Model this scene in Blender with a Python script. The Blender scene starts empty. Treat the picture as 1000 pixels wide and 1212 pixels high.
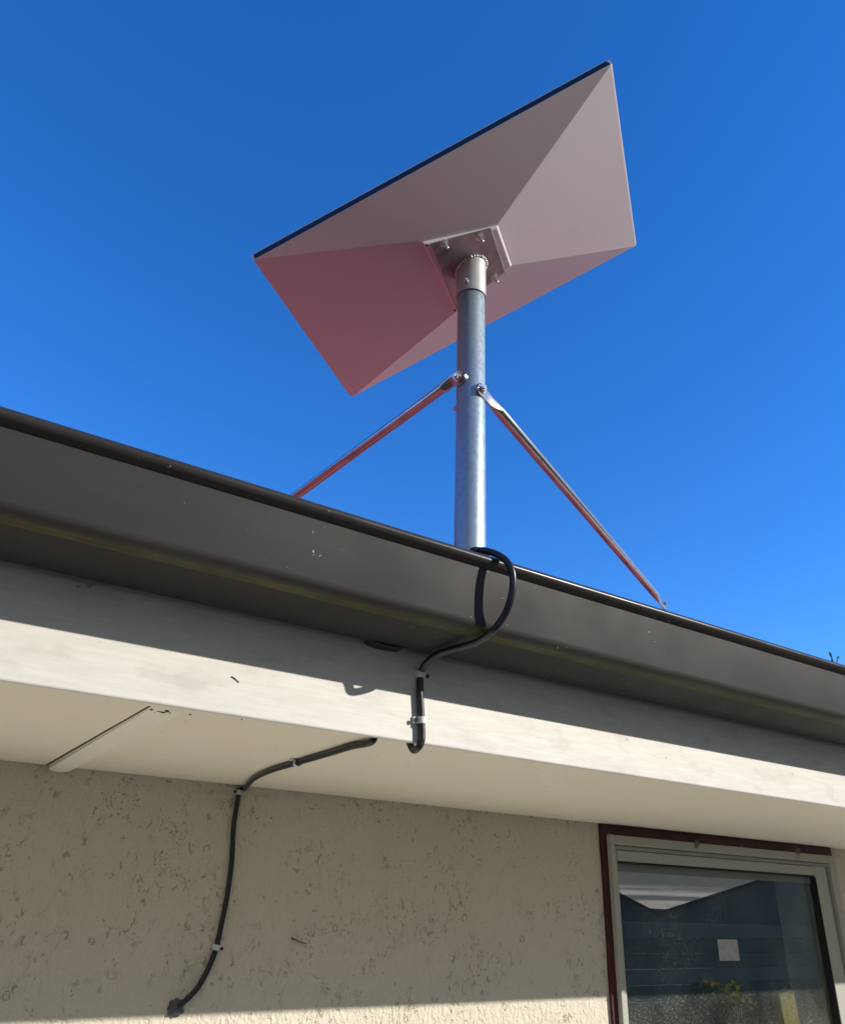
import bpy, bmesh, math, random
from mathutils import Vector, Matrix, noise
random.seed(7)
S = bpy.context.scene
COL = S.collection

# ------------------------------------------------------------------ camera
# world axes: X runs along the house wall, Y goes into the wall, Z is up; the lens is at the origin,
# the ground lies 2.25 m below it
GROUND = -2.25
YAW, PITCH, ROLL, FPX = math.radians(-32.76), math.radians(26.436), math.radians(2.0145), 922.6
fwd = Vector((-math.sin(YAW)*math.cos(PITCH), math.cos(YAW)*math.cos(PITCH), math.sin(PITCH)))
rt0 = Vector((math.cos(YAW), math.sin(YAW), 0)); up0 = rt0.cross(fwd)
rt = rt0*math.cos(ROLL) + up0*math.sin(ROLL)
up = up0*math.cos(ROLL) - rt0*math.sin(ROLL)
cam = bpy.data.cameras.new('camera'); camo = bpy.data.objects.new('camera', cam); COL.objects.link(camo)
cam.sensor_fit = 'HORIZONTAL'; cam.sensor_width = 36; cam.lens = FPX/1000*36
cam.clip_start = .02; cam.clip_end = 5000
M3 = Matrix((rt, up, -fwd)).transposed()
camo.matrix_world = M3.to_4x4()
S.camera = camo

def ray(x, y):
    return rt*((x-500)/FPX) - up*((y-606)/FPX) + fwd
def atY(x, y, Y):
    r = ray(x, y); return r*(Y/r.y)
def atZ(x, y, Z):
    r = ray(x, y); return r*(Z/r.z)

# ------------------------------------------------------------------ light
SUN = Vector((1.0, -1.0, .59)).normalized()
EL = math.asin(SUN.z); ROT = math.atan2(SUN.x, SUN.y)
world = bpy.data.worlds.new('World'); S.world = world; world.use_nodes = True
wn = world.node_tree.nodes; wl = world.node_tree.links
bg = wn['Background']; bg.inputs['Strength'].default_value = .142
sky = wn.new('ShaderNodeTexSky'); sky.sky_type = 'NISHITA'; sky.sun_disc = False
sky.sun_elevation = EL; sky.sun_rotation = ROT
sky.altitude = 400; sky.air_density = 1.0; sky.dust_density = 0.0; sky.ozone_density = 4.0
hsv = wn.new('ShaderNodeHueSaturation'); hsv.inputs['Saturation'].default_value = 1.25
wl.new(sky.outputs[0], hsv.inputs['Color'])
tint = wn.new('ShaderNodeMix'); tint.data_type = 'RGBA'; tint.blend_type = 'MULTIPLY'; tint.inputs[0].default_value = 1
wl.new(hsv.outputs[0], tint.inputs[6]); tint.inputs[7].default_value = (1.22, 1.34, 1.72, 1)
# a low bank of cloud over the far side of the street (seen only mirrored in the window)
tc = wn.new('ShaderNodeTexCoord'); sep = wn.new('ShaderNodeSeparateXYZ'); wl.new(tc.outputs['Generated'], sep.inputs[0])
mp = wn.new('ShaderNodeMapping'); mp.inputs['Scale'].default_value = (1, 1, 34); wl.new(tc.outputs['Generated'], mp.inputs[0])
nz = wn.new('ShaderNodeTexNoise'); nz.inputs['Scale'].default_value = 5; nz.inputs['Detail'].default_value = 7; wl.new(mp.outputs[0], nz.inputs['Vector'])
def wmap(src, a, b):
    m = wn.new('ShaderNodeMapRange'); m.interpolation_type = 'SMOOTHSTEP'
    m.inputs['From Min'].default_value = a; m.inputs['From Max'].default_value = b
    wl.new(src, m.inputs['Value']); return m.outputs[0]
def wmul(a, b):
    m = wn.new('ShaderNodeMath'); m.operation = 'MULTIPLY'; wl.new(a, m.inputs[0]); wl.new(b, m.inputs[1]); return m.outputs[0]
fill_haze = wn.new('ShaderNodeMix'); fill_haze.data_type = 'RGBA'      # haze added over the sky behind the lens to set the shade's fill light
wl.new(wmul(wmap(sep.outputs['Z'], .75, .25), wmap(sep.outputs['Y'], .05, -.35)), fill_haze.inputs[0]); wl.new(tint.outputs[2], fill_haze.inputs[6]); fill_haze.inputs[7].default_value = (2.45, 2.65, 2.8, 1)
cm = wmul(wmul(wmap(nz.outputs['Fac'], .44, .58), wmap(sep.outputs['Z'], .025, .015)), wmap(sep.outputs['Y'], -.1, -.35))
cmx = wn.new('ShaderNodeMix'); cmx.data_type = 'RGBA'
wl.new(cm, cmx.inputs[0]); wl.new(fill_haze.outputs[2], cmx.inputs[6]); cmx.inputs[7].default_value = (8.5, 8.3, 7.8, 1)
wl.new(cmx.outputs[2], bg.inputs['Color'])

sl = bpy.data.lights.new('sun', 'SUN'); sl.energy = 4.6; sl.angle = math.radians(.53); sl.color = (1, .945, .85)
so = bpy.data.objects.new('sun', sl); COL.objects.link(so)
so.rotation_euler = SUN.to_track_quat('Z', 'Y').to_euler()
S.view_settings.view_transform = 'Standard'; S.view_settings.look = 'None'
S.view_settings.exposure = 0.12; S.view_settings.gamma = 1

# ------------------------------------------------------------------ materials
class Mat:
    """A small node-graph writer round one Principled BSDF."""
    def __init__(s, name, col=(.5, .5, .5), rough=.6, metal=0, spec=.5):
        s.m = bpy.data.materials.new(name); s.m.use_nodes = True
        s.n = s.m.node_tree.nodes; s.l = s.m.node_tree.links
        s.b = s.n['Principled BSDF']; s.out = s.n['Material Output']
        s.b.inputs['Base Color'].default_value = (*col, 1); s.b.inputs['Roughness'].default_value = rough
        s.b.inputs['Metallic'].default_value = metal; s.b.inputs['Specular IOR Level'].default_value = spec
        s.col = None; s.bumpn = None
        g = s.n.new('ShaderNodeNewGeometry'); s.pos = g.outputs['Position']; s.base = col
    def noise(s, scale, detail=3, stretch=None, rough=.5, dist=0, off=(0, 0, 0)):
        v = s.pos
        if stretch or off != (0, 0, 0):
            mpn = s.n.new('ShaderNodeMapping'); mpn.inputs['Scale'].default_value = stretch or (1, 1, 1)
            mpn.inputs['Location'].default_value = off; s.l.new(v, mpn.inputs[0]); v = mpn.outputs[0]
        t = s.n.new('ShaderNodeTexNoise'); t.inputs['Scale'].default_value = scale; t.inputs['Detail'].default_value = detail
        t.inputs['Roughness'].default_value = rough; t.inputs['Distortion'].default_value = dist
        s.l.new(v, t.inputs['Vector']); return t.outputs['Fac']
    def voro(s, scale, feature='F1', rnd=1, stretch=None):
        v = s.pos
        if stretch:
            mpn = s.n.new('ShaderNodeMapping'); mpn.inputs['Scale'].default_value = stretch; s.l.new(v, mpn.inputs[0]); v = mpn.outputs[0]
        t = s.n.new('ShaderNodeTexVoronoi'); t.feature = feature; t.inputs['Scale'].default_value = scale
        s.l.new(v, t.inputs['Vector']); return t.outputs['Distance']
    def ramp(s, f, a, b, lo=0., hi=1.):
        m = s.n.new('ShaderNodeMapRange'); m.interpolation_type = 'SMOOTHSTEP'
        m.inputs['From Min'].default_value = a; m.inputs['From Max'].default_value = b
        m.inputs['To Min'].default_value = lo; m.inputs['To Max'].default_value = hi
        s.l.new(f, m.inputs['Value']); return m.outputs[0]
    def math(s, op, a, b=None):
        m = s.n.new('ShaderNodeMath'); m.operation = op
        for i, v in enumerate((a, b)):
            if v is None: continue
            if isinstance(v, (int, float)): m.inputs[i].default_value = v
            else: s.l.new(v, m.inputs[i])
        return m.outputs[0]
    def band(s, f, c, w):       # 1 where |f-c| < w, soft
        d = s.math('ABSOLUTE', s.math('SUBTRACT', f, c)); return s.ramp(d, w, w*.35)
    def xyz(s, i):
        if not hasattr(s, '_s'):
            s._s = s.n.new('ShaderNodeSeparateXYZ'); s.l.new(s.pos, s._s.inputs[0])
        return s._s.outputs[i]
    def paint(s, fac, col, blend='MIX'):
        m = s.n.new('ShaderNodeMix'); m.data_type = 'RGBA'; m.blend_type = blend; m.clamp_factor = True
        if isinstance(fac, (int, float)): m.inputs[0].default_value = fac
        else: s.l.new(fac, m.inputs[0])
        if s.col is None: m.inputs[6].default_value = (*s.base, 1)
        else: s.l.new(s.col, m.inputs[6])
        m.inputs[7].default_value = (*col, 1); s.col = m.outputs[2]
        s.l.new(s.col, s.b.inputs['Base Color']); return s
    def bump(s, h, dist=.001, strength=1.):
        b = s.n.new('ShaderNodeBump'); b.inputs['Distance'].default_value = dist; b.inputs['Strength'].default_value = strength
        s.l.new(h, b.inputs['Height'])
        if s.bumpn is not None: s.l.new(s.bumpn, b.inputs['Normal'])
        s.bumpn = b.outputs[0]; s.l.new(s.bumpn, s.b.inputs['Normal']); return s
    def rough(s, f, lo, hi, a=.3, b=.7):
        s.l.new(s.ramp(f, a, b, lo, hi), s.b.inputs['Roughness']); return s

MT = {}
# roughcast wall: cream paint, worm-like pits in loose clusters, grit
m = Mat('stucco_paint', (.71, .655, .535), .85)
m.paint(m.ramp(m.noise(3.2, 4), .35, .7), (.75, .695, .575))
clus = m.ramp(m.noise(17, 2, off=(9, 2, 1)), .42, .60)
worm = m.math('MULTIPLY', m.band(m.noise(95, 1, dist=1.0), .5, .040), m.ramp(m.noise(62, 1, off=(3, 1, 7)), .56, .62))
blot = m.ramp(m.noise(120, 2, (1, 1, .7), dist=1.4), .615, .68)
vt = m.n.new('ShaderNodeTexVoronoi'); vt.inputs['Scale'].default_value = 46; m.l.new(m.pos, vt.inputs['Vector'])
vs_ = m.n.new('ShaderNodeSeparateColor'); m.l.new(vt.outputs['Color'], vs_.inputs[0])
wob = m.math('ADD', vt.outputs['Distance'], m.math('MULTIPLY', m.math('SUBTRACT', m.noise(120, 3, rough=.65), .5), .75))
arc = m.math('MULTIPLY', m.math('MULTIPLY', m.band(wob, .19, .06), m.ramp(m.noise(75, 1, off=(5, 5, 1)), .53, .60)), m.ramp(vs_.outputs[0], .25, .30))
pit = m.math('MAXIMUM', m.math('MULTIPLY', m.math('MAXIMUM', m.math('MULTIPLY', worm, .6), blot), clus), m.math('MULTIPLY', arc, m.ramp(m.noise(6, 2, off=(7, 1, 3)), .34, .50, .45, 1)))
dot = m.math('MULTIPLY', m.ramp(m.voro(70), .13, .07), m.ramp(m.noise(23, 1, off=(1, 5, 2)), .58, .62))
pits = m.math('MAXIMUM', pit, dot)
m.paint(m.math('MULTIPLY', pits, .55), (.21, .175, .125))
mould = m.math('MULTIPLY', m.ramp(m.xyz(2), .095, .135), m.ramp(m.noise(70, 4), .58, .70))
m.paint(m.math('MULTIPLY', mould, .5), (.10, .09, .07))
m.bump(m.noise(240, 4), .0016, .9); m.bump(m.ramp(m.noise(95, 3, (1, 1, .55), dist=1.2), .42, .62), .0022, .40)
m.bump(m.math('SUBTRACT', 1, pits), .002, .6)
MT['stucco'] = m.m
# brushed white timber
m = Mat('fascia_paint', (.66, .64, .585), .55)
m.paint(m.ramp(m.noise(1, 5, (26, 26, 240)), .38, .68), (.71, .69, .63))
m.paint(m.math('MULTIPLY', m.ramp(m.noise(14, 6, (1, 1, 2.4), rough=.65), .50, .70), .65), (.53, .51, .46))
m.paint(m.math('MULTIPLY', m.ramp(m.noise(90, 2, off=(4, 4, 4)), .75, .80), .6), (.20, .19, .16))
m.bump(m.noise(1, 4, (40, 40, 420)), .0003, .45); m.bump(m.noise(26, 4), .0012, .35)
MT['fascia'] = m.m
m = Mat('soffit_paint', (.85, .795, .64), .6)
m.paint(m.ramp(m.noise(2.3, 4), .35, .7), (.81, .755, .605))
m.paint(m.math('MULTIPLY', m.ramp(m.noise(120, 2, off=(2, 4, 4)), .71, .76), .5), (.25, .23, .19))
m.bump(m.noise(14, 3), .0015, .3)
MT['soffit'] = m.m
MT['strip'] = Mat('strip_paint', (.89, .845, .72), .5).m
# gutter: dark brown-grey coated steel, lichen line along the lower fold, bird and lichen specks
m = Mat('gutter_coating', (.034, .0313, .0297), .6, 0, .2)
m.paint(m.ramp(m.noise(5, 4, (1, 4, 4)), .35, .7), (.042, .0387, .0365))
lich = m.math('MULTIPLY', m.band(m.xyz(1), .5675, .0085), m.ramp(m.noise(60, 6, (1, 2, 2), rough=.75), .28, .66, .25, 1))
m.paint(m.math('MULTIPLY', lich, .8), (.125, .112, .036))
fold_dark = m.math('MULTIPLY', m.band(m.xyz(1), .5640, .010), m.ramp(m.noise(17, 4, (1, 3, 3)), .3, .6))  # darker olive band along the lower fold, broken up by noise
m.paint(m.math('MULTIPLY', fold_dark, .5), (.030, .027, .012))
spk = m.math('MULTIPLY', m.ramp(m.noise(230, 2, dist=.8), .735, .755), m.ramp(m.noise(11, 2, off=(2, 2, 8)), .53, .60))
m.paint(spk, (.55, .55, .52))
m.bump(m.noise(9, 2, (1, 3, 3)), .0008, .15); m.bump(m.noise(420, 2), .0001, .15)
rgh = m.math('SUBTRACT', m.ramp(m.noise(11, 4), .3, .7, .52, .64), m.ramp(m.xyz(2), .2868, .2885, 0, .30)); m.l.new(rgh, m.b.inputs['Roughness'])
MT['gutter'] = m.m
# red corrugated roof
m = Mat('roof_paint', (.31, .066, .075), .45)
m.paint(m.ramp(m.noise(4, 4), .4, .7), (.27, .062, .07)); MT['roof'] = m.m
m = Mat('trim_paint', (.052, .006, .009), .5)
m.paint(m.ramp(m.noise(25, 4), .45, .7), (.09, .011, .013)); m.bump(m.noise(60, 3), .001, .5); MT['trim'] = m.m
m = Mat('frame_enamel', (.47, .47, .415), .4)
m.paint(m.math('MULTIPLY', m.ramp(m.noise(40, 4), .56, .72), .5), (.40, .39, .35)); MT['frame'] = m.m
MT['gasket'] = Mat('gasket_rubber', (.012, .012, .013), .6).m
MT['reveal'] = Mat('reveal_paint', (.88, .90, .90), .6).m
MT['head_strip'] = Mat('head_strip_grey', (.20, .22, .215), .6).m
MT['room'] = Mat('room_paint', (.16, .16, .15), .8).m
# dish plastics and metal
m = Mat('dish_plastic', (.77, .715, .775), .33)
m.paint(m.math('MULTIPLY', m.ramp(m.noise(11, 4), .48, .72), .35), (.70, .67, .71))
m.rough(m.noise(16, 3), .30, .40); m.bump(m.noise(6, 2), .001, .15); MT['dish'] = m.m
MT['dish_edge'] = Mat('dish_edge_shade', (.012, .016, .035), .3).m  # rim side's shade and mirrored sky put into a dark colour
m = Mat('plate_alloy', (.42, .41, .41), .38, .75)
m.paint(m.ramp(m.noise(60, 4), .4, .7), (.34, .33, .33)); m.rough(m.noise(45, 3), .30, .48); MT['plate'] = m.m
m = Mat('collar_zinc', (.46, .46, .46), .52, .35)
m.paint(m.ramp(m.noise(70, 4), .4, .7), (.40, .40, .40)); MT['collar'] = m.m
m = Mat('galvanised_pole', (.32, .395, .435), .42, .65)
m.paint(m.ramp(m.voro(150), .2, .6), (.36, .44, .48)); m.paint(m.math('MULTIPLY', m.ramp(m.noise(22, 5, (1, 1, .3)), .5, .75), .35), (.32, .40, .44))
m.rough(m.voro(130), .38, .47, .1, .7); m.bump(m.noise(120, 3), .0001, .3); MT['pole'] = m.m
m = Mat('galvanised_brace', (.52, .52, .52), .26, .95)
m.paint(m.ramp(m.noise(50, 4, (1, 1, .5)), .45, .75), (.42, .42, .43)); m.rough(m.noise(8, 2), .19, .28); MT['brace'] = m.m
MT['bolt'] = Mat('zinc_bolt', (.70, .69, .66), .38, .8).m
MT['weld'] = Mat('weld_bead', (.72, .71, .69), .4, .5).m
m = Mat('cable_sheath', (.011, .011, .016), .34)
m.bump(m.noise(160, 2), .0003, .3); MT['cable'] = m.m
MT['clip'] = Mat('clip_plastic', (.66, .66, .68), .45).m
MT['nail'] = Mat('dark_nail', (.05, .045, .04), .5, .6).m
m = Mat('sealant', (.085, .095, .11), .6); m.bump(m.noise(120, 3), .001, .6); MT['sealant'] = m.m
MT['leaf'] = Mat('leaf', (.05, .085, .03), .5).m
MT['twig'] = Mat('twig_bark', (.06, .045, .035), .8).m
MT['web'] = Mat('cobweb_dust', (.22, .215, .20), .9).m
m = Mat('plank_timber', (.90, .60, .16), .55); m.paint(m.ramp(m.noise(1, 4, (60, 60, 8)), .4, .7), (.80, .52, .14)); MT['plank'] = m.m
m = Mat('sticker_paper', (.46, .47, .46), .6); m.paint(m.ramp(m.noise(70, 3), .4, .7), (.38, .40, .40)); MT['sticker'] = m.m
# outside across the yard
m = Mat('bounce_concrete', (.80, .755, .66), .9); m.paint(m.ramp(m.noise(.7, 5), .35, .7), (.74, .695, .605)); m.bump(m.noise(40, 3), .004, .4); MT['bounce_path'] = m.m
m = Mat('turf', (.042, .045, .026), 1, 0, 0); m.paint(m.ramp(m.noise(1.3, 6), .4, .65), (.055, .056, .034)); m.bump(m.noise(60, 3), .01, .6); MT['ground'] = m.m
m = Mat('neighbour_roof', (.035, .05, .07), .6); m.paint(m.ramp(m.noise(2, 3), .4, .7), (.05, .065, .085)); MT['nroof'] = m.m
m = Mat('weatherboard', (.19, .225, .18), .7)
w = m.n.new('ShaderNodeTexWave'); w.bands_direction = 'Z'; w.wave_profile = 'SAW'; w.inputs['Scale'].default_value = 1.05; m.l.new(m.pos, w.inputs['Vector'])
m.bump(w.outputs['Fac'], .02, .8); MT['boards'] = m.m
MT['nwhite_dull'] = Mat('weathered_board', (.24, .245, .165), .8).m
MT['nwhite'] = Mat('barge_paint', (.34, .34, .24), .7).m
MT['nglass'] = Mat('dark_pane', (.02, .025, .03), .1).m
m = Mat('hill_scrub', (.05, .075, .04), 1, 0, 0); m.paint(m.ramp(m.noise(.12, 6), .4, .65), (.035, .055, .03)); MT['hill'] = m.m
m = Mat('hedge_leaf', (.07, .10, .03), .55); m.paint(m.ramp(m.noise(3, 4), .45, .65), (.12, .14, .035)); MT['hedge'] = m.m
tl = m.n.new('ShaderNodeBsdfTranslucent'); tl.inputs[0].default_value = (.30, .34, .06, 1); mxx = m.n.new('ShaderNodeMixShader'); mxx.inputs[0].default_value = .45
m.l.new(m.b.outputs[0], mxx.inputs[1]); m.l.new(tl.outputs[0], mxx.inputs[2]); m.l.new(mxx.outputs[0], m.out.inputs['Surface'])

# window glass: clear sheet with Schlick reflection and a film of wiped dust
gm = bpy.data.materials.new('window_glass'); gm.use_nodes = True
n, l = gm.node_tree.nodes, gm.node_tree.links; n.clear()
out = n.new('ShaderNodeOutputMaterial'); tr = n.new('ShaderNodeBsdfTransparent'); tr.inputs[0].default_value = (.72, .77, .76, 1)
gl = n.new('ShaderNodeBsdfGlossy'); gl.inputs['Roughness'].default_value = .0
lw = n.new('ShaderNodeLayerWeight'); lw.inputs['Blend'].default_value = .5
pw = n.new('ShaderNodeMath'); pw.operation = 'POWER'; pw.inputs[1].default_value = 4; l.new(lw.outputs['Facing'], pw.inputs[0])
mr = n.new('ShaderNodeMapRange'); mr.inputs['To Min'].default_value = .15; l.new(pw.outputs[0], mr.inputs['Value'])
mx = n.new('ShaderNodeMixShader'); l.new(mr.outputs[0], mx.inputs[0]); l.new(tr.outputs[0], mx.inputs[1]); l.new(gl.outputs[0], mx.inputs[2])
df = n.new('ShaderNodeBsdfDiffuse'); df.inputs[0].default_value = (.70, .72, .66, 1)
g = n.new('ShaderNodeNewGeometry')
def gnoise(sc, a, b, lo, hi, det=3, stretch=(1, 1, 1)):
    mpn = n.new('ShaderNodeMapping'); mpn.inputs['Scale'].default_value = stretch; l.new(g.outputs['Position'], mpn.inputs[0])
    t = n.new('ShaderNodeTexNoise'); t.inputs['Scale'].default_value = sc; t.inputs['Detail'].default_value = det; l.new(mpn.outputs[0], t.inputs['Vector'])
    r = n.new('ShaderNodeMapRange'); r.inputs['From Min'].default_value = a; r.inputs['From Max'].default_value = b
    r.inputs['To Min'].default_value = lo; r.inputs['To Max'].default_value = hi; l.new(t.outputs['Fac'], r.inputs['Value']); return r.outputs[0]
d1 = gnoise(380, .56, .74, .045, .42); d2 = gnoise(9, .35, .65, .35, 1.25)
mm = n.new('ShaderNodeMath'); mm.operation = 'MULTIPLY'; l.new(d1, mm.inputs[0]); l.new(d2, mm.inputs[1])
mx2 = n.new('ShaderNodeMixShader'); l.new(mm.outputs[0], mx2.inputs[0]); l.new(mx.outputs[0], mx2.inputs[1]); l.new(df.outputs[0], mx2.inputs[2])
l.new(mx2.outputs[0], out.inputs['Surface']); MT['glass'] = gm

# ------------------------------------------------------------------ mesh helpers
def frame_of(d):
    d = d.normalized(); a = Vector((0, 0, 1)) if abs(d.z) < .9 else Vector((1, 0, 0))
    u = a.cross(d).normalized(); return u, d.cross(u)

class MB:
    """Collects shapes in world coordinates; build() links them as one mesh object."""
    def __init__(s): s.bm = bmesh.new()
    def face(s, pts):
        return s.bm.faces.new([s.bm.verts.new(Vector(p)) for p in pts])
    def hexa(s, p):      # 8 corners: bottom ring 0-3, top ring 4-7
        v = [s.bm.verts.new(Vector(q)) for q in p]
        for f in ((3, 2, 1, 0), (4, 5, 6, 7), (0, 1, 5, 4), (1, 2, 6, 5), (2, 3, 7, 6), (3, 0, 4, 7)): s.bm.faces.new([v[i] for i in f])
        return s
    def box(s, a, b):
        (x0, y0, z0), (x1, y1, z1) = a, b
        return s.hexa([(x0, y0, z0), (x1, y0, z0), (x1, y1, z0), (x0, y1, z0), (x0, y0, z1), (x1, y0, z1), (x1, y1, z1), (x0, y1, z1)])
    def prism(s, prof, x0, x1, axis='X', closed=True, caps=True, n=1):   # profile (y, z) swept along X
        rings = []
        for i in range(n+1):
            x = x0+(x1-x0)*i/n
            rings.append([s.bm.verts.new((x, y, z)) for y, z in prof])
        k = len(prof)
        for a, b in zip(rings, rings[1:]):
            for i in range(k if closed else k-1):
                j = (i+1) % k; s.bm.faces.new((a[i], a[j], b[j], b[i]))
        if closed and caps: s.bm.faces.new(rings[0][::-1]); s.bm.faces.new(rings[-1])
        return s
    def tube(s, pts, r, seg=16, caps=True):
        pts = [Vector(p) for p in pts]; rr = r if isinstance(r, (list, tuple)) else [r]*len(pts)
        u = None; rings = []
        for i, p in enumerate(pts):
            d = (pts[min(i+1, len(pts)-1)]-pts[max(i-1, 0)]).normalized()
            if u is None: u, w = frame_of(d)
            else:
                u = (u-d*u.dot(d)).normalized(); w = d.cross(u)
            rings.append([s.bm.verts.new(p+(u*math.cos(2*math.pi*k/seg)+w*math.sin(2*math.pi*k/seg))*rr[i]) for k in range(seg)])
        for a, b in zip(rings, rings[1:]):
            for k in range(seg):
                j = (k+1) % seg; s.bm.faces.new((a[k], a[j], b[j], b[k]))
        if caps: s.bm.faces.new(rings[0][::-1]); s.bm.faces.new(rings[-1])
        return s
    def cyl(s, a, b, r, seg=24): return s.tube([a, b], r, seg)
    def blob(s, c, rad, sub=2, jit=0, sq=(1, 1, 1), seed=0):
        t = bmesh.ops.create_icosphere(s.bm, subdivisions=sub, radius=1)
        for v in t['verts']:
            k = 1+jit*noise.noise(v.co*2.3+Vector((seed, seed*1.7, 0)))
            v.co = Vector(c)+Vector((v.co.x*sq[0], v.co.y*sq[1], v.co.z*sq[2]))*rad*k
        return s
    def slab(s, outline, n, th):       # flat outline of points, thickened along n
        n = Vector(n).normalized()*th
        a = [s.bm.verts.new(Vector(p)) for p in outline]; b = [s.bm.verts.new(Vector(p)+n) for p in outline]
        k = len(a); s.bm.faces.new(a); s.bm.faces.new(b[::-1])
        for i in range(k): j = (i+1) % k; s.bm.faces.new((a[j], a[i], b[i], b[j]))
        return s
    def build(s, name, mat, parent=None, smooth=None, bevel=0, blim=30, bseg=2):
        bmesh.ops.recalc_face_normals(s.bm, faces=s.bm.faces)
        org = root_of(parent) if parent else Vector()
        for v in s.bm.verts: v.co -= org
        me = bpy.data.meshes.new(name); s.bm.to_mesh(me); s.bm.free()
        if smooth is not None:
            for p in me.polygons: p.use_smooth = True
            me.set_sharp_from_angle(angle=math.radians(smooth))
        o = bpy.data.objects.new(name, me); COL.objects.link(o)
        me.materials.append(MT[mat] if isinstance(mat, str) else mat)
        if parent: o.parent = parent
        if bevel:
            b = o.modifiers.new('bevel', 'BEVEL'); b.width = bevel; b.segments = bseg; b.limit_method = 'ANGLE'; b.angle_limit = math.radians(blim)
            b.harden_normals = False
        return o
def root_of(o):
    p = Vector()
    while o: p += o.location; o = o.parent
    return p
def thing(name, label, cat, loc=(0, 0, 0), group=None):
    o = bpy.data.objects.new(name, None); COL.objects.link(o); o.location = loc; o.empty_display_size = .1
    return tag(o, label, cat, group)
def tag(o, label, cat, group=None):
    o['label'] = label; o['category'] = cat
    if group: o['group'] = group
    return o
def spline(pts, n=10):
    pts = [Vector(p) for p in pts]; P = [pts[0]*2-pts[1]]+pts+[pts[-1]*2-pts[-2]]; out = []
    for i in range(1, len(P)-2):
        a, b, c, d = P[i-1:i+3]
        for k in range(n):
            t = k/n
            out.append(.5*((2*b)+(c-a)*t+(2*a-5*b+4*c-d)*t*t+(3*b-a-3*c+d)*t**3))
    out.append(pts[-1]); return out

# ------------------------------------------------------------------ setting
X0P, X1P = -6, 12
g = MB(); g.box((X0P, -.14, GROUND-.1), (X1P, 1.11, GROUND+.012)); o = g.build('bounce_path', 'bounce_path'); o['kind'] = 'structure'  # unseen pale strip, its width and tone shaped to bounce light onto the soffit
g = MB(); N = 64
g.face([(400*math.cos(2*math.pi*i/N), 400*math.sin(2*math.pi*i/N), GROUND) for i in range(N)])
o = g.build('ground', 'ground'); o['kind'] = 'structure'
h = MB()      # hills beyond the street
NX, NY = 60, 10; vs = []
for j in range(NY+1):
    row = []
    for i in range(NX+1):
        x = -150+500*i/NX; y = -330+160*j/NY; e = math.sin(math.pi*j/NY)
        row.append(h.bm.verts.new((x, y, GROUND-.5+e*(2.2+1.0*noise.noise(Vector((x*.012, y*.012, 3)))+.6*noise.noise(Vector((x*.05, y*.05, 1)))))))
    vs.append(row)
for j in range(NY):
    for i in range(NX): h.bm.faces.new((vs[j][i], vs[j][i+1], vs[j+1][i+1], vs[j+1][i]))
o = h.build('hills', 'hill', smooth=60); o['kind'] = 'structure'

# ------------------------------------------------------------------ the house
YF, YW = .64, 1.10                 # fascia face, wall face
ZF = .1331                         # fascia bottom
ZS = ZF+.002                       # soffit
X0, X1 = -3.2, 7.5
house = thing('house', 'cream roughcast house with white eaves, dark gutter and red roof', 'house', (2.0, YW, GROUND))
# wall with a window opening
WX0, WX1, WZ1, WZ0 = 1.127, 1.838, .118, -1.05
w = MB()
def wallquad(xa, xb, za, zb): w.face([(xa, YW, za), (xb, YW, za), (xb, YW, zb), (xa, YW, zb)])
wallquad(X0, WX0, GROUND, ZS); wallquad(WX1, X1, GROUND, ZS); wallquad(WX0, WX1, GROUND, WZ0); wallquad(WX0, WX1, WZ1, ZS)
for a, b in (((WX0, WZ0), (WX0, WZ1)), ((WX0, WZ1), (WX1, WZ1)), ((WX1, WZ1), (WX1, WZ0)), ((WX1, WZ0), (WX0, WZ0))):
    w.face([(a[0], YW, a[1]), (b[0], YW, b[1]), (b[0], YW+.09, b[1]), (a[0], YW+.09, a[1])])
w.face([(X0, YW, GROUND), (X0, YW+7, GROUND), (X0, YW+7, ZS), (X0, YW, ZS)]); w.face([(X1, YW, GROUND), (X1, YW+7, GROUND), (X1, YW+7, ZS), (X1, YW, ZS)])
w.face([(X0, YW+7, GROUND), (X1, YW+7, GROUND), (X1, YW+7, ZS), (X0, YW+7, ZS)])
bmesh.ops.remove_doubles(w.bm, verts=w.bm.verts, dist=1e-5)
w.build('wall', 'stucco', house)
f = MB(); f.box((X0-.3, YF, ZF), (X1+.3, YF+.0055, .305)); f.build('fascia', 'fascia', house, bevel=.0015)
s = MB(); s.box((X0-.3, YF+.0060, ZS), (X1+.3, YW+.02, ZS+.008))
soffit = s.build('soffit', 'soffit', house)
# joint strip: a shallow batten with a dark open gap along its left side
ja, jb = atZ(53, 909, ZS), atZ(172.5, 837.5, ZS); ka = atZ(72, 917, ZS)
wdt = .030; jx = (ja.x+jb.x)/2
b = MB()
x0 = jx
for xa, za, xb, zb_ in ((x0+.0018, .0048, x0+wdt*.25, .0068), (x0+wdt*.25, .0068, x0+wdt*.55, .0072), (x0+wdt*.55, .0072, x0+wdt*.85, .0055), (x0+wdt*.85, .0055, x0+wdt, .0004)):
    b.hexa([(xa, YF+.0320, ZS-za*.1), (xb, YF+.0320, ZS-zb_*.1), (xb, YW-.001, ZS-zb_), (xa, YW-.001, ZS-za), (xa, YF+.0225, ZS+.001), (xb, YF+.0225, ZS+.001), (xb, YW-.001, ZS+.001), (xa, YW-.001, ZS+.001)])
b.build('joint_strip', 'strip', soffit)
b = MB(); pts = []
for i in range(30):
    t = i/29; y = YF+.0225+(YW-YF-.0235)*t; wv = .0016+.0010*noise.noise(Vector((y*9, 0, 0)))+.0012*t
    pts.append((y, wv))
top = [(x0-wv, y, ZS-.0004) for y, wv in pts]; bot = [(x0+.0001, y, ZS-.0004) for y, wv in pts]
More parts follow.
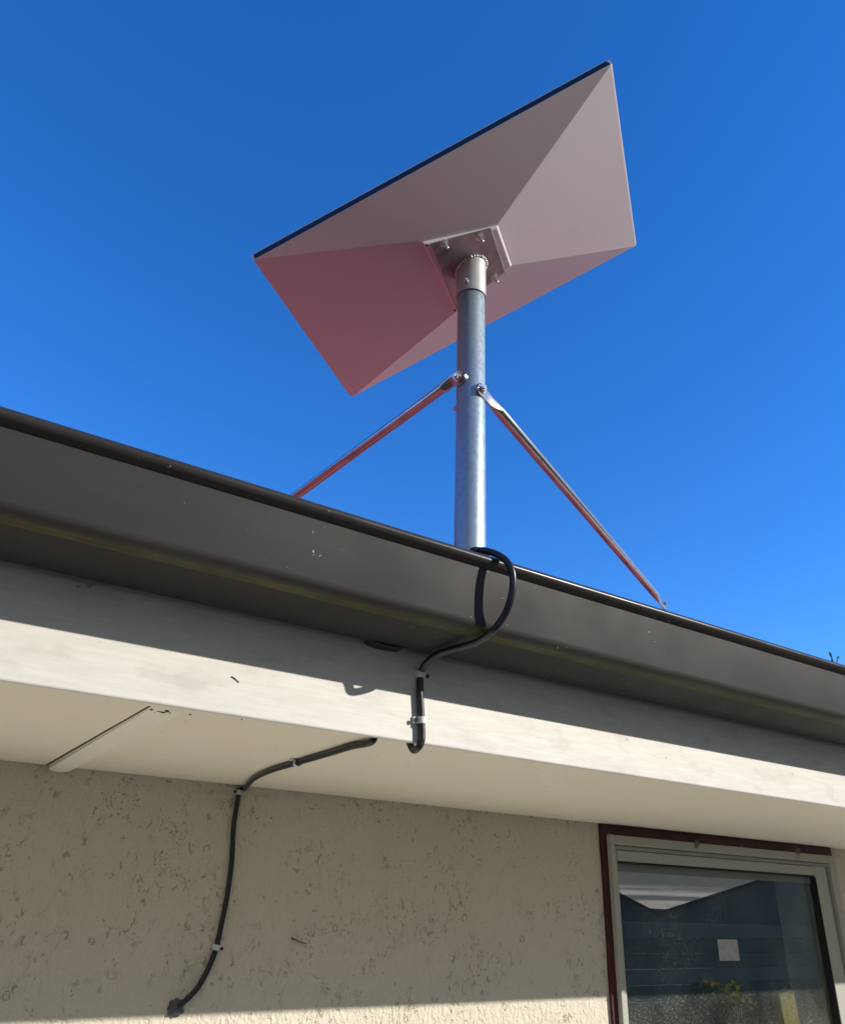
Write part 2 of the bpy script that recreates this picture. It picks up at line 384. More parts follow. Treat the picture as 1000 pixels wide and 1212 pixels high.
for i in range(29): b.hexa([top[i], bot[i], bot[i+1], top[i+1]]+[(p[0], p[1], p[2]+.001) for p in (top[i], bot[i], bot[i+1], top[i+1])])
b.build('joint_gap', 'gasket', soffit)
for px, py, r in ((188, 842, .0016), (193, 843, .0022), (197.5, 842, .002), (201, 844, .0012), (179, 840, .0014), (225, 846, .0010), (183, 843.5, .001), (286, 852, .0008)):
    b = MB(); b.blob(atZ(px, py, ZS-.0006), r, 1, .6, (1.2, 1.2, .5), px); b.build('paint_flake', 'nail', soffit)      # crumbs by the end of the strip
# corrugated roof, front and back slopes
r = MB(); pit = .50; ye, ze = YF-.030, .3215; yr = YW+3.1
def rz(y): return ze+(y-ye)*pit
nx = int((X1-X0+.6)/.0125)
fr, rr_, bk = [], [], []
for i in range(nx+1):
    x = X0-.3+(X1-X0+.6)*i/nx; c = .008*math.sin(2*math.pi*x/.076)
    fr.append(r.bm.verts.new((x, ye, ze+c))); rr_.append(r.bm.verts.new((x, yr, rz(yr)+c))); bk.append(r.bm.verts.new((x, 2*yr-ye, ze+c)))
for i in range(nx):
    r.bm.faces.new((fr[i], fr[i+1], rr_[i+1], rr_[i])); r.bm.faces.new((rr_[i], rr_[i+1], bk[i+1], bk[i]))
roof = r.build('roof', 'roof', house, smooth=70)
for x in (X0+.1, X1-.1):       # gable ends
    gb = MB(); gb.face([(x, YW, ZS), (x, YW+7, ZS), (x, yr, rz(yr)-.03)]); gb.build('gable_end', 'stucco', house)
# gutter: rolled lip, flat face, rounded lower fold with a small bead, dished underside
GY = .536
prof = []
cr = .0049; cy, cz = GY+cr, .2954-cr          # rolled lip, drawn from its inside over the top to the front
for a in range(-20, 275, 16):
    t = math.radians(a); prof.append((cy+cr*math.cos(t), cz+cr*math.sin(t)))
prof += [(GY+.0082, .2840), (GY+.0086, .280), (GY+.0152, .2338), (GY+.0160, .2300), (GY+.0180, .2276), (GY+.0215, .2263), (GY+.0270, .2257), (GY+.0312, .2254),
         (GY+.0323, .2246), (GY+.0343, .2243), (GY+.0360, .2252), (GY+.044, .2256), (GY+.056, .2243), (GY+.072, .2209), (GY+.088, .2187), (GY+.097, .2196), (YF-.0008, .2225), (YF-.0008, .300)]
inner = [(YF-.0025, .300), (YF-.0025, .2245), (GY+.095, .2216), (GY+.056, .2264), (GY+.034, .2276), (GY+.0240, .2286), (GY+.0190, .2308), (GY+.0170, .2342), (GY+.0102, .280), (GY+.0102, .2855), (cy+.0025, cz+.001)]
gt = MB(); gt.prism(prof+inner, X0-.3, X1+.3, n=40)
gutter = gt.build('gutter', 'gutter', house, smooth=38)
b = MB(); outl = [(.350, .2196), (.354, .2178), (.364, .2168), (.376, .2168), (.386, .2180), (.390, .2196)]      # small clip under the back edge
for (xa, za), (xb, zb_) in zip(outl, outl[1:]):
    b.hexa([(xa, YF-.014, za), (xb, YF-.014, zb_), (xb, YF-.0005, zb_-.001), (xa, YF-.0005, za-.001), (xa, YF-.014, za+.0012), (xb, YF-.014, zb_+.0012), (xb, YF-.0005, zb_+.0002), (xa, YF-.0005, za+.0002)])
bmesh.ops.remove_doubles(b.bm, verts=b.bm.verts, dist=1e-6)
b.build('bracket', 'gasket', gutter, smooth=60)

# window: maroon casing, pale frame, pane, lining and the dark room
GX0, GX1, GZ1 = 1.1460, 1.7520, .0738
TX0 = 1.1155
win = MB(); win.box((GX0, YW-.001, WZ0+.05), (GX1, YW, WZ0+.051)); win.bm.clear()
def ragged(x0, x1, y0, y1, z0, z1, vert, n=60, j=.0010):
    q = MB(); ring = []
    for i in range(n+1):
        t = i/n; a = j*noise.noise(Vector((t*17, z0*5, 1)))+.6*j*noise.noise(Vector((t*55, x0*5, 4))); bb = j*noise.noise(Vector((t*19, x0*5, 8)))
        if vert: z = z0+(z1-z0)*t; c = [(x0+a, y0, z), (x1+bb, y0, z), (x1+bb, y1, z), (x0+a, y1, z)]
        else: x = x0+(x1-x0)*t; c = [(x, y0, z0+a), (x, y0, z1+bb*.3), (x, y1, z1+bb*.3), (x, y1, z0+a)]
        ring.append([q.bm.verts.new(p) for p in c])
    for a, bb in zip(ring, ring[1:]):
        for k in range(4): q.bm.faces.new((a[k], a[(k+1) % 4], bb[(k+1) % 4], bb[k]))
    q.bm.faces.new(ring[0][::-1]); q.bm.faces.new(ring[-1]); return q
fm = MB()      # outer frame: four members with a stepped profile
YO, YI = YW-.016, YW-.010
XR = 1.8315
def member_v(x0, x1, ya, z0, z1, yb=YW+.03): fm.box((x0, ya, z0), (x1, yb, z1))
FT = .1165
member_v(1.1268, 1.1362, YO, WZ0+.001, FT); member_v(1.1366, GX0, YI, WZ0+.046, GZ1+.018)
member_v(1.8085, XR, YO, WZ0+.001, FT); member_v(1.7925, 1.8062, YI+.004, WZ0+.046, GZ1+.026); member_v(GX1, 1.790, YO+.003, WZ0+.046, GZ1+.018)
fm.box((1.1364, YO, .1005), (1.8083, YW+.03, FT-.0004)); fm.box((1.1368, YI+.001, GZ1+.0185), (1.8080, YW+.0295, .0995)); fm.box((GX0-.001, YI-.002, GZ1), (GX1+.001, YW+.029, GZ1+.0175))
fm.box((1.1364, YO-.01, WZ0), (1.8083, YW+.03, WZ0+.045))
fm.box((1.8064, YW, WZ0+.046), (1.8081, YW+.028, .1)); fm.box((1.7902, YW, WZ0+.046), (1.7922, YW+.028, .1))
window = fm.build('window', 'frame', house, bevel=.0012)
window['label'] = 'pale enamelled window under the eave'
ragged(1.1140, 1.1283, YW-.006, YW+.02, WZ0-.01, ZS-.0006, True).build('casing', 'trim', window)
ragged(1.1286, 1.8390, YW-.0065, YW+.02, .1174, ZS-.0006, False).build('casing', 'trim', window)
ragged(1.8318, 1.8375, YW-.002, YW+.02, WZ0, .1172, True, j=.0016).build('sealant_gap', 'gasket', window)
q = MB(); YG = YW+.003
q.box((GX0-.0002, YI+.002, GZ1-.0032), (GX1, YG+.002, GZ1-.0002)); q.box((GX1-.0012, YI-.002, WZ0+.047), (GX1-.0003, YG+.002, GZ1-.0034)); q.box((GX0+.0003, YI+.003, WZ0+.047), (GX0+.0016, YG+.002, GZ1-.0034))
q.build('gasket', 'gasket', window)
q = MB(); q.box((GX0+.0018, YG, WZ0+.047), (GX1-.0014, YG+.003, GZ1-.0034)); pane = q.build('pane', 'glass', window)
q = MB(); q.box((GX0+.0018, YG-.0022, GZ1-.0165), (GX1-.0014, YG-.0004, GZ1-.0035)); q.build('pane_head_strip', 'head_strip', window)  # flat grey strip across the top of the pane
q = MB(); YL = YW+.088      # painted lining inside the pane
q.box((GX0-.02, YG+.006, GZ1-.006), (GX1+.02, YL+.1, GZ1+.02)); q.box((GX1-.004, YG+.006, WZ0+.04), (GX1+.02, YL, GZ1-.0065)); q.box((GX0-.02, YG+.006, WZ0+.04), (GX0-.004, YL, GZ1-.0065))
q.build('lining', 'reveal', window)
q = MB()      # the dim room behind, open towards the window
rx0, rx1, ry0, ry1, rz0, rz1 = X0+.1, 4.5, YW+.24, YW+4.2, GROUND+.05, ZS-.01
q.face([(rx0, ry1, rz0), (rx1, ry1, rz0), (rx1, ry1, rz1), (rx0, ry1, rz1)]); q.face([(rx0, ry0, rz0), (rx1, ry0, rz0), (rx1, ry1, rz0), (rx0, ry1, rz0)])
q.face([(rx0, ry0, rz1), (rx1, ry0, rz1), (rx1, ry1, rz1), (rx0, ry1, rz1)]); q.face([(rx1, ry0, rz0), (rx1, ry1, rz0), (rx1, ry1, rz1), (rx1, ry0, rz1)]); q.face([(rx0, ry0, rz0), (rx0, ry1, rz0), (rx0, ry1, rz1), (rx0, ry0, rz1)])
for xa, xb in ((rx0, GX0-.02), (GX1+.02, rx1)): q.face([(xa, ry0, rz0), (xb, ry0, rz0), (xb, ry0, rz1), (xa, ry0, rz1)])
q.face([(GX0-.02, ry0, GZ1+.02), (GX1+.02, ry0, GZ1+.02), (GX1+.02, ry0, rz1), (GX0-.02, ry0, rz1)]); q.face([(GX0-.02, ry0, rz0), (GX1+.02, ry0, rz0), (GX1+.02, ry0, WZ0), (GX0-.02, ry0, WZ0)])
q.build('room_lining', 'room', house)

# ------------------------------------------------------------------ the dish
C0 = Vector((.49368032, .67814477, .83679967))
E1 = Vector((.58500945, -.69614123, .41611456)).normalized(); E2 = Vector((.77466212, .63153694, -.03255294)); E2 = (E2-E1*E1.dot(E2)).normalized(); EN = E1.cross(E2)
A = [atd for atd in (ray(724, 75.5)*.77206, ray(301.3, 307.5)*.79453, ray(416.5, 470)*1.0, ray(753, 290.5)*.97753)]
sc = .513/(A[0]-A[1]).length; A = [p*sc for p in A]             # rim corners, true size
PX, PY, PR = .4990, .6703, .01875
dish = thing('satellite_dish', 'flat white rectangular satellite dish tilted skyward on top of a pole', 'satellite dish', (PX, PY, .80))
RIM = .0022
def dpt(u, v, h): return C0+E1*u+E2*v-EN*h
hubc = [(.050, -.043), (-.059, -.081), (-.049, .068), (.054, .037)]; HH = .030
bs = MB(); cen = sum(A, Vector())/4
lo = [bs.bm.verts.new(p) for p in A]; hi = [bs.bm.verts.new(dpt(u, v, HH)) for u, v in hubc]
lo2 = [bs.bm.verts.new(p+EN*RIM) for p in A]
for i in range(4):
    j = (i+1) % 4; bs.bm.faces.new((lo[i], lo[j], hi[j], hi[i])); bs.bm.faces.new((lo2[i], lo2[j], lo[j], lo[i]))
bs.bm.faces.new(hi); bs.bm.faces.new(lo2[::-1])
bs.build('back_shell', 'dish', dish, bevel=.0022, blim=6, bseg=3, smooth=14)
# rim sides darkened for their shade and sky reflection; white front face
eb = MB(); ins = [cen+(p-cen)*.9965 for p in A]
eb.hexa([p+EN*(RIM+.0002) for p in ins]+[p+EN*.0125 for p in ins]); eb.build('edge_shade', 'dish_edge', dish, bevel=.001)
fc = MB(); fc.hexa([p+EN*.0127 for p in ins]+[p+EN*.0150 for p in [cen+(p-cen)*.993 for p in A]]); fc.build('front_face', 'dish', dish, bevel=.001)
for i, j in ((0, 3), (1, 2)):       # caps added to keep the short edges pale, like the sunlit one
    ec = MB(); o_ = (E1 if i == 0 else -E1)
    a_, b_ = ins[i]+o_*.0004, ins[j]+o_*.0004
    ec.hexa([a_+EN*(RIM+.0003), b_+EN*(RIM+.0003), b_+EN*(RIM+.0003)+o_*.0022, a_+EN*(RIM+.0003)+o_*.0022, a_+EN*.0124, b_+EN*.0124, b_+EN*.0124+o_*.0022, a_+EN*.0124+o_*.0022])
    ec.build('added_end_cap', 'dish', dish, bevel=.0006)
# hub: raised plastic frame, alloy plate inside it, four bolts
def inset(c, d):
    cu = sum(p[0] for p in c)/4; cv = sum(p[1] for p in c)/4
    return [(cu+(u-cu)*d, cv+(v-cv)*d) for u, v in c]
hub = MB(); o1 = inset(hubc, .985); o2 = inset(hubc, .93)
hub.hexa([dpt(u, v, HH+.0002) for u, v in o1]+[dpt(u, v, HH+.0042) for u, v in o2])
hub.build('hub_frame', 'dish', dish, bevel=.0014)
def on_plate(x, y, h):
    r_ = ray(x, y); t = (C0-EN*h).dot(EN)/r_.dot(EN); return r_*t
pl = MB(); p1 = [on_plate(x, y, HH+.0062) for x, y in ((581, 269.5), (509.5, 288), (541, 366), (598, 322))]
pl.hexa([p+EN*.0018 for p in p1]+p1)
plate = pl.build('mounting_plate', 'plate', dish, bevel=.0008)
for px, py in ((525.5, 287), (567, 279.5), (584.5, 327.5), (549, 345)):
    p = on_plate(px, py, HH+.0063); d = -EN
    q = MB(); q.cyl(p+d*.0002, p+d*.0012, .0058, 20); q.cyl(p+d*.0013, p+d*.0052, .0040, 6); q.tube([p+d*.0053, p+d*.0125, p+d*.0133], [.0021, .0021, .0014], 10)
    q.build('bolt', 'bolt', plate, smooth=30)
for px, py in ((505, 290), (538.5, 367.5)):
    p = on_plate(px, py, HH+.0043); q = MB(); q.cyl(p+EN*.0003, p-EN*.0004, .0017, 12); q.build('screw', 'nail', dish, smooth=30)
# collar: short sleeve cut to the plate's slope, welded on, with a set screw
def plate_z(x, y, h=HH+.0063):
    k = (C0-EN*h).dot(EN); return (k-EN.x*x-EN.y*y)/EN.z
cl = MB(); seg = 48; CR = .0206; zb = .752
zb = (ray(557.8, 354)*(Vector((PX, PY)).length/Vector(ray(557.8, 354)[:2]).length)).z+.0015
rings = []
for rad, key in ((PR+.0004, 't'), (CR, 't'), (CR, 'b'), (PR+.0004, 'b')):
    rg = []
    for i in range(seg):
        a = 2*math.pi*i/seg; x, y = PX+rad*math.cos(a), PY+rad*math.sin(a)
        rg.append(cl.bm.verts.new((x, y, plate_z(x, y) if key == 't' else zb)))
    rings.append(rg)
for a, b in zip(rings, rings[1:]+rings[:1]):
    for i in range(seg): j = (i+1) % seg; cl.bm.faces.new((a[i], a[j], b[j], b[i]))
collar = cl.build('collar', 'collar', dish, smooth=40)
wd = MB(); random.seed(3)
for i in range(34):
    a = 2*math.pi*i/34; rad = CR+.0006; x, y = PX+rad*math.cos(a), PY+rad*math.sin(a)
    wd.blob((x, y, plate_z(x, y)-.0008), .0021*random.uniform(.8, 1.25), 2, .3, (1, 1, .8), i)
wd.build('weld_bead', 'weld', collar, smooth=60)
cs = ray(552, 333); vd = Vector((-cs.x, -cs.y, 0)).normalized()
def pole_pt(x, y, rad, off=0):       # where the sight line meets the round pole
    r_ = ray(x, y); a = r_.x**2+r_.y**2; b_ = -2*(r_.x*PX+r_.y*PY); c_ = PX*PX+PY*PY-rad*rad
    disc = max(b_*b_-4*a*c_, 0); t = (-b_-math.sqrt(disc))/(2*a); p = r_*t
    nrm = Vector((p.x-PX, p.y-PY, 0)).normalized(); return p+nrm*off, nrm
p, nm = pole_pt(552.5, 333, CR)
q = MB(); q.cyl(p-nm*.001, p+nm*.0035, .0032, 6); q.cyl(p+nm*.0036, p+nm*.007, .0018, 8); q.build('set_screw', 'bolt', collar, smooth=30)

# ------------------------------------------------------------------ pole and braces
zroof = rz(PY)
mast = thing('mast_pole', 'round galvanised steel pole standing behind the gutter and carrying the dish', 'pole', (PX, PY, zroof))
q = MB(); q.tube([(PX, PY, zroof-.008), (PX, PY, zb+.006), (PX, PY, zb+.0075)], [PR, PR, PR-.001], 48); q.build('tube', 'pole', mast, smooth=40)
q = MB()
q.box((PX-.045, PY-.002, zroof-.012), (PX+.045, PY+.08, zroof-.004)); q.build('base_plate', 'pole', mast)
p, nm = pole_pt(541.5, 480, PR); q = MB(); d = Vector((-.8, .45, 0)).normalized()
pp = Vector((PX, PY, p.z))+d*PR; q.cyl(pp-d*.001, pp+d*.0035, .0032, 8); q.build('rivet', 'bolt', mast, smooth=30)

def brace(label, top, foot, pn, bolt_out, fl=1., ew=1.):
    """tube brace with a flattened eye at each end; pn = normal of the upper flattened plate"""
    t = thing('support_brace', label, 'brace', foot, 'braces steadying the dish pole')
    d = (foot-top).normalized(); R_ = .0073 if ew == 1 else .0066; L = (foot-top).length
    pn = (pn-d*pn.dot(d)).normalized(); sd = d.cross(pn)
    q = MB(); seg = 20; secs = []
    # sections: (distance along, half width, half thickness, plate offset)
    prof_ = [(-.0095*ew, .0030*ew, .0014), (-.0085*ew, .0058*ew, .0014), (-.005*ew, .0090*ew, .0014), (0, .0098*ew, .0014), (.010*fl, .0096*ew, .0014), (.024*fl, .0090*ew, .0016), (.036*fl, .0076, .0048), (.044*fl, R_, R_)]
    prof_ += [(L-.05, R_, R_), (L-.038, .0078, .0045), (L-.024, .0092, .0016), (L-.004, .0096, .0014), (L+.006, .0080, .0014), (L+.0085, .0035, .0014)]
    rings = []
    for s_, hw, ht in prof_:
        c = top+d*s_; off = Vector(); e = 1 if hw == ht else .55
        rg = []
        for k in range(seg):
            a = 2*math.pi*k/seg; ca, sa = math.cos(a), math.sin(a)
            rg.append(q.bm.verts.new(c+off+sd*(hw*math.copysign(abs(ca)**e, ca))+pn*(ht*math.copysign(abs(sa)**e, sa))))
        rings.append(rg)
    for a, b in zip(rings, rings[1:]):
        for k in range(seg): j = (k+1) % seg; q.bm.faces.new((a[k], a[j], b[j], b[k]))
    q.bm.faces.new(rings[0][::-1]); q.bm.faces.new(rings[-1])
    q.build('tube', 'brace', t, smooth=50)
    bn = bolt_out.normalized(); q = MB()
    q.cyl(top+bn*.0013, top+bn*.0024, .0058, 20); q.cyl(top+bn*.0025, top+bn*.0068, .0046, 6); q.cyl(top+bn*.0069, top+bn*.0095, .0026, 10); q.cyl(top-bn*.010, top+bn*.0004, .0028, 10)
    q.build('bolt', 'bolt', t, smooth=30)
    q = MB(); fn = Vector((0, -.447, .894)); q.cyl(foot-fn*.022, foot+fn*.0022, .003, 10); q.cyl(foot+fn*.0023, foot+fn*.0055, .0045, 6)
    q.build('foot_bolt', 'bolt', t, smooth=30)
    return t
footR = atY(786.5, 716, .885)
pr, nr = pole_pt(570, 462, PR+.0012)
brace('bright galvanised brace running down to the right from the pole to the gutter edge', pr, footR, Vector((-.22, -.95, .02)), Vector((-.22, -.97, .0)))
thL = Vector((-.86, .5, 0)).normalized(); 
topL = Vector((PX, PY, 0))+Vector((-.86, -.15, 0)).normalized()*(PR+.005); 
rz_ = ray(540.5, 446); topL.z = rz_.z*(Vector(topL[:2]).length/Vector(rz_[:2]).length)
e_ = atY(352, 585.5, .97); footL = e_+(e_-topL).normalized()*.06
brace('shorter-looking brace mirroring red roof, sloping down left from the pole behind the gutter', topL, footL, Vector((-.80, -.15, -.6)), Vector((-.92, -.25, -.25)), .62, .80)
# pipe clamp ear behind the left brace
q = MB(); dl = Vector((-.86, -.15, 0)).normalized(); cc = Vector((PX, PY, topL.z))+dl*(PR+.0005); q.cyl(cc-dl*.003, cc+dl*.0022, .0105, 24); q.build('washer', 'brace', mast, smooth=30)

# ------------------------------------------------------------------ cable and clips
CRAD = .0034
def fz(x, y): return atY(x, y, YF-CRAD-.0002)
pts = [Vector((PX+.006, PY-.024, rz(PY)+.004)), atY(559, 652.5, .566), atY(568, 651.3, .553), atY(579, 653, .542), atY(590.5, 657.5, .534), atY(600, 665, .528), atY(606, 677, .525), atY(607, 694, .526), atY(603.5, 712, .530),
       atY(596.5, 729, .537), atY(583.5, 746.5, .547), atY(567, 758.5, .5655), atY(551, 764.5, .580), atY(534, 769, .598), atY(517, 775.5, .614), atY(503.5, 786, .628)]
pts += [fz(498, 799), fz(497, 818), fz(498, 838), fz(498.7, 853), fz(499.3, 868), atY(498.6, 878, YF-CRAD), atY(494.8, 885.2, YF-.001), atY(488.5, 887.2, YF+.012)]
hk = pts[-1]
sof = lambda x, y: atZ(x, y, ZS-CRAD-.0002)
s0 = sof(440, 878)
pts += [Vector((hk.x-.0025, hk.y+.010, ZS+.010)), Vector((hk.x-.010, hk.y+.016, ZS+.022)), Vector((s0.x+.020, s0.y-.006, ZS+.018)), Vector((s0.x+.004, s0.y-.001, ZS+.008)), s0, sof(416, 883.5), sof(390, 891.5), sof(356, 901.5), sof(322, 911.5), sof(301, 921.5)]
wl_ = lambda x, y: atY(x, y, YW-CRAD-.0004)
pts += [Vector((wl_(285, 931).x+.003, YW-.012, ZS-.0048)), wl_(283.8, 936), wl_(281, 950), wl_(276.5, 980), wl_(274.3, 1020), wl_(269, 1060), wl_(261, 1100), wl_(256, 1122), wl_(248, 1144), wl_(236.5, 1166), wl_(224, 1181), wl_(212, 1191)]
pts += [Vector((pts[-1].x-.006, YW+.004, pts[-1].z-.003))]
q = MB(); q.tube(spline(pts, 8), CRAD, 14)
tag(q.build('cable', 'cable', None, smooth=60), 'black cable looping over the gutter, along the soffit and down the cream wall', 'cable')
cab = spline(pts, 8)

def clip(px, label, pos, d, out, side, tilt=0):
    """saddle clip over the cable: d along the cable, out away from the surface, side towards its nail"""
    t = thing('cable_clip', label, 'cable clip', pos-out*CRAD, 'white saddle clips holding the cable')
    d = d.normalized(); side = (side-d*side.dot(d)).normalized(); out = d.cross(side); 
    if out.dot(px) < 0: out = -out
    q = MB(); w_, r1, r2 = .0032, CRAD+.0003, CRAD+.0012; rings = []
    arc = [(-r2, -CRAD)]+[(-r2*math.cos(math.pi*i/12), r2*math.sin(math.pi*i/12)) for i in range(13)]+[(r2, -CRAD*.2), (r2+.0034, -CRAD*.3), (r2+.0034, -CRAD), (r1, -CRAD)]
    arc += [(r1*math.cos(math.pi*i/12), r1*math.sin(math.pi*i/12)) for i in range(13)]+[(-r1, -CRAD)]
    for s_ in (-w_, w_): rings.append([q.bm.verts.new(pos+d*s_+side*a+out*b) for a, b in arc])
    k = len(arc)
    for i in range(k): j = (i+1) % k; q.bm.faces.new((rings[0][i], rings[0][j], rings[1][j], rings[1][i]))
    q.bm.faces.new(rings[0][::-1]); q.bm.faces.new(rings[1]); q.build('saddle', 'clip', t, smooth=35)
    nb = pos+side*(r2+.0020); ax = (out+side*.35).normalized()
    q = MB(); q.cyl(nb-ax*.004, nb+ax*.0012, .0010, 8); q.cyl(nb+ax*.0013, nb+ax*.0024, .0021, 10); q.build('nail', 'nail', t, smooth=30)
FO = Vector((0, -1, 0)); XR_ = Vector((1, 0, 0))
clip(FO, 'upper white clip on the shaded fascia just under the gutter', fz(498, 799), Vector((-.05, 0, -1)), FO, Vector((1, 0, -.05)))
clip(FO, 'lower white clip on the sunlit fascia above the cable hook', fz(498.7, 853), Vector((.05, 0, -1)), FO, Vector((-1, 0, -.2)))
clip(Vector((0, 0, -1)), 'white clip midway along the cable on the soffit', sof(352, 902.7), sof(340, 906)-sof(364, 899), Vector((0, 0, -1)), Vector((-.3, -1, 0)))
clip(FO, 'small clip in the corner where soffit meets wall', wl_(283.4, 938.5), wl_(281, 950)-wl_(284, 936), FO, Vector((-1, 0, 0)))
clip(FO, 'grey-white clip on the wall with dark nail head, low on the hanging cable', wl_(256, 1122), wl_(248, 1144)-wl_(261, 1100), FO, Vector((1, 0, .2)))
# sealant where the cable enters the wall
q = MB(); c = atY(208, 1194, YW-.002); random.seed(5)
q.blob(c, .0088, 3, .35, (1, .4, 1), 2)
for i in range(9):
    a = 2*math.pi*i/9+.3; q.blob(c+Vector((math.cos(a), 0, math.sin(a)))*.0078, .0026*random.uniform(.6, 1.3), 2, .5, (1, .5, 1), i)
tag(q.build('sealant_blob', 'sealant', None, smooth=60), 'ragged grey sealant blob where the cable enters the wall', 'sealant')
# stray bits
def stray(name, label, a, b, r_, bend):
    q = MB(); mid = (a+b)/2+bend; q.tube(spline([a, mid, b], 6), [r_*(1-.5*i/12) for i in range(13)], 6)
    tag(q.build(name, 'twig', None, smooth=60), label, 'twig')
stray('twig', 'thin dark twig caught on the cream wall right of the hanging cable', atY(345, 1110.5, YW-.001), atY(363, 1117.5, YW-.002), .0010, Vector((0, -.002, -.001)))
stray('twig', 'tiny dark splinter stuck to the sunlit fascia left of the bracket', atY(274, 801, YF-.0003), atY(283, 808, YF-.0005), .0006, Vector((0, 0, .0004)))

def cobweb(label, c, r_, seed, grp=True):
    rnd = random.Random(seed); q = MB()
    for i in range(26):
        a = c+Vector((rnd.gauss(0, r_*.45), rnd.uniform(-.3, .3)*r_, rnd.gauss(0, r_*.4))); b = c+Vector((rnd.gauss(0, r_*.6), rnd.uniform(-.5, .3)*r_, rnd.gauss(0, r_*.6)))
        q.tube(spline([a, (a+b)/2+Vector((rnd.gauss(0, .2), rnd.gauss(0, .2), rnd.gauss(0, .2)))*r_, b], 4), .0004, 4)
    for i in range(4): q.blob(c+Vector((rnd.gauss(0, r_*.3), -.001, rnd.gauss(0, r_*.3))), r_*rnd.uniform(.14, .3), 2, .6, (1, .6, 1.3), i+seed)
    tag(q.build('cobweb', 'web', None, smooth=60), label, 'cobweb', 'dusty cobwebs on the window head')
cobweb('wispy cobweb at the middle of the maroon window head', atY(825, 999, YW-.019), .008, 4)
cobweb('grey cobweb clump near the right corner of the maroon window head', atY(944, 1007, YW-.019), .011, 9)
cobweb('tiny cobweb speck between the two larger ones on the window head', atY(878, 1002, YW-.012), .004, 12)

# weed growing out of the gutter
c = atY(986.5, 779, .575); wz = c.z-.012
wd_ = thing('gutter_weed', 'tiny dark green weed sprouting above the gutter at the right edge', 'weed', (c.x, c.y, .235))
q = MB(); base = Vector((c.x, c.y, .235)); tips = []
for dx, dz, dy in ((-.005, .0085, 0), (-.0005, .0125, .003), (.0055, .0075, -.002), (.002, .004, .003)):
    tip = Vector((c.x+dx, c.y+dy, c.z+dz-.008)); q.tube(spline([base, Vector((c.x, c.y, c.z-.022)), tip], 5), .0007, 5); tips.append((tip, Vector((dx, dy, dz)).normalized()))
q.build('stem', 'leaf', wd_, smooth=60)
for i, (tp, dr) in enumerate(tips):
    q = MB(); u = dr.cross(Vector((.6, .8, 0))).normalized(); L = .0055
    q.slab([tp-dr*.002, tp+dr*L*.3+u*.0017, tp+dr*L*.7+u*.0013, tp+dr*L, tp+dr*L*.7-u*.0013, tp+dr*L*.3-u*.0017], dr.cross(u), .0005)
    q.build('leaf', 'leaf', wd_)

# things behind and on the pane
q = MB(); a0, a1 = atY(848.5, 1112.5, YG), atY(875, 1137.5, YG)
q.box((a0.x, YG-.0009, a1.z), (a1.x, YG-.0003, a0.z)); tag(q.build('sticker', 'sticker', None), 'small square faded paper sticker on the window pane', 'sticker')
yb = YW+.014; t0, t1 = atY(922, 1177, yb), atY(939, 1171, yb); dn = (atY(945, 1212, yb)-atY(929, 1212, yb))
lean = (atY(947, 1212, yb)-t1); lean = lean/abs(lean.z)
q = MB(); q.hexa([t0+lean*.8, t1+lean*.8, t1+lean*.8+Vector((0, .02, 0)), t0+lean*.8+Vector((0, .02, 0)), t0, t1, t1+Vector((0, .02, 0)), t0+Vector((0, .02, 0))])
tag(q.build('plank', 'plank', None, bevel=.001), 'yellow timber plank leaning inside the window', 'plank')

# ------------------------------------------------------------------ across the yard (mirrored in the pane)
NYD = -9.0; V = 2*YW-NYD        # mirrored depth of the neighbour's front wall
def nb(x, y, Y=NYD):
    p = atY(x, y, 2*YW-Y); return Vector((p.x, Y, p.z))
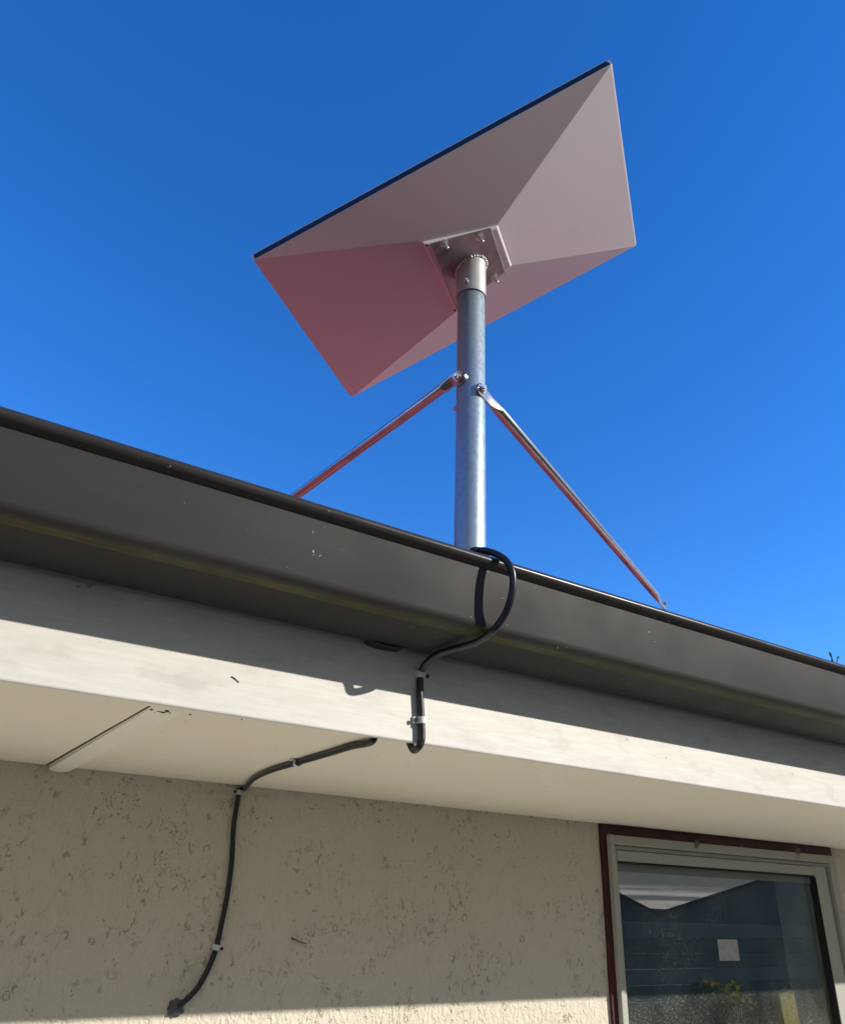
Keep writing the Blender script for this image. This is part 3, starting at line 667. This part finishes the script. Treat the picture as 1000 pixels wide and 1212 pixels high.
# two sheds whose gables stand square to the lines of sight that the pane mirrors
vly = nb(779, 1084); EYE = Vector((0, 2*YW, 0))
def shed(DV, px, py, k, label):
    FV = Vector((-DV.y, DV.x, 0)); r_ = ray(px, py); r_ = Vector((r_.x, -r_.y, r_.z)); p = EYE+r_*((vly-EYE).dot(DV)/r_.dot(DV))
    u1, dz = (p-vly).dot(FV)*k, (p.z-vly.z)*k
    fp = lambda u, z, d=0: vly+FV*u+DV*d+Vector((0, 0, z-vly.z))
    pr = [(0, GROUND), (0, vly.z), (u1, vly.z+dz), (u1*2, vly.z), (u1*2, GROUND)]
    nh = thing('neighbour_shed', label, 'shed', (vly.x+FV.x*u1, vly.y+FV.y*u1, GROUND), 'sheds across the yard')
    q = MB(); q.slab([fp(u, z) for u, z in pr], DV, 6); q.build('wall', 'boards', nh)
    q = MB()
    for (xa, za), (xb, zb_) in zip(pr[1:], pr[2:-1]):
        q.hexa([fp(xa, za+.004, -.1), fp(xb, zb_+.004, -.1), fp(xb, zb_+.004, 6.2), fp(xa, za+.004, 6.2), fp(xa, za+.05, -.1), fp(xb, zb_+.05, -.1), fp(xb, zb_+.05, 6.2), fp(xa, za+.05, 6.2)])
    q.build('roof', 'nroof', nh)
shed(Vector((.85, -.527, 0)).normalized(), 915, 1040, 1.3, 'dark gabled shed with a long rising roof edge, mirrored across the pane')
shed(Vector((.68, -.733, 0)).normalized(), 748, 1068, 1.5, 'small dark shed roof sloping down at the left of the mirrored view')
# a paling fence with rails in front of it
fy = NYD+2.2; ft = nb(800, 1093, fy).z; fx0, fx1 = vly.x-9, vly.x+9
fe = thing('fence', 'grey-green board fence mirrored in the middle of the pane', 'fence', (vly.x, fy, GROUND))
for k in range(9):
    z1 = ft-.2*k; q = MB(); q.box((fx0, fy, z1-.19), (fx1, fy+.02, z1)); q.build('board', 'nwhite_dull' if k % 3 else 'nwhite', fe)
for k in range(8):
    q = MB(); x = fx0+.5+k*2.4; q.box((x, fy-.1, GROUND), (x+.1, fy-.002, ft+.05)); q.build('post', 'boards', fe)
q = MB(); rnd = random.Random(2)      # hedge in front of it
hx0, hx1 = vly.x-8, vly.x+8; hy = fy+1.3
for i in range(12000):
    x = rnd.uniform(hx0, hx1); tp_ = 1.08+.16*math.sin(x*2.1)+.12*math.sin(x*5.3)+.1*noise.noise(Vector((x*3, 0, 0))); z = GROUND+.05+tp_*math.sqrt(rnd.random()); y = hy+rnd.uniform(-.35, .35)
    p = Vector((x, y, z)); u = Vector((rnd.gauss(0, 1), rnd.gauss(0, 1), rnd.gauss(0, 1))).normalized(); v = u.orthogonal().normalized(); s_ = rnd.uniform(.035, .07)
    q.face([p-u*s_, p+v*s_*.5, p+u*s_, p-v*s_*.5])
tag(q.build('hedge', 'hedge', None), 'loose green hedge mirrored in the lower window pane', 'hedge')
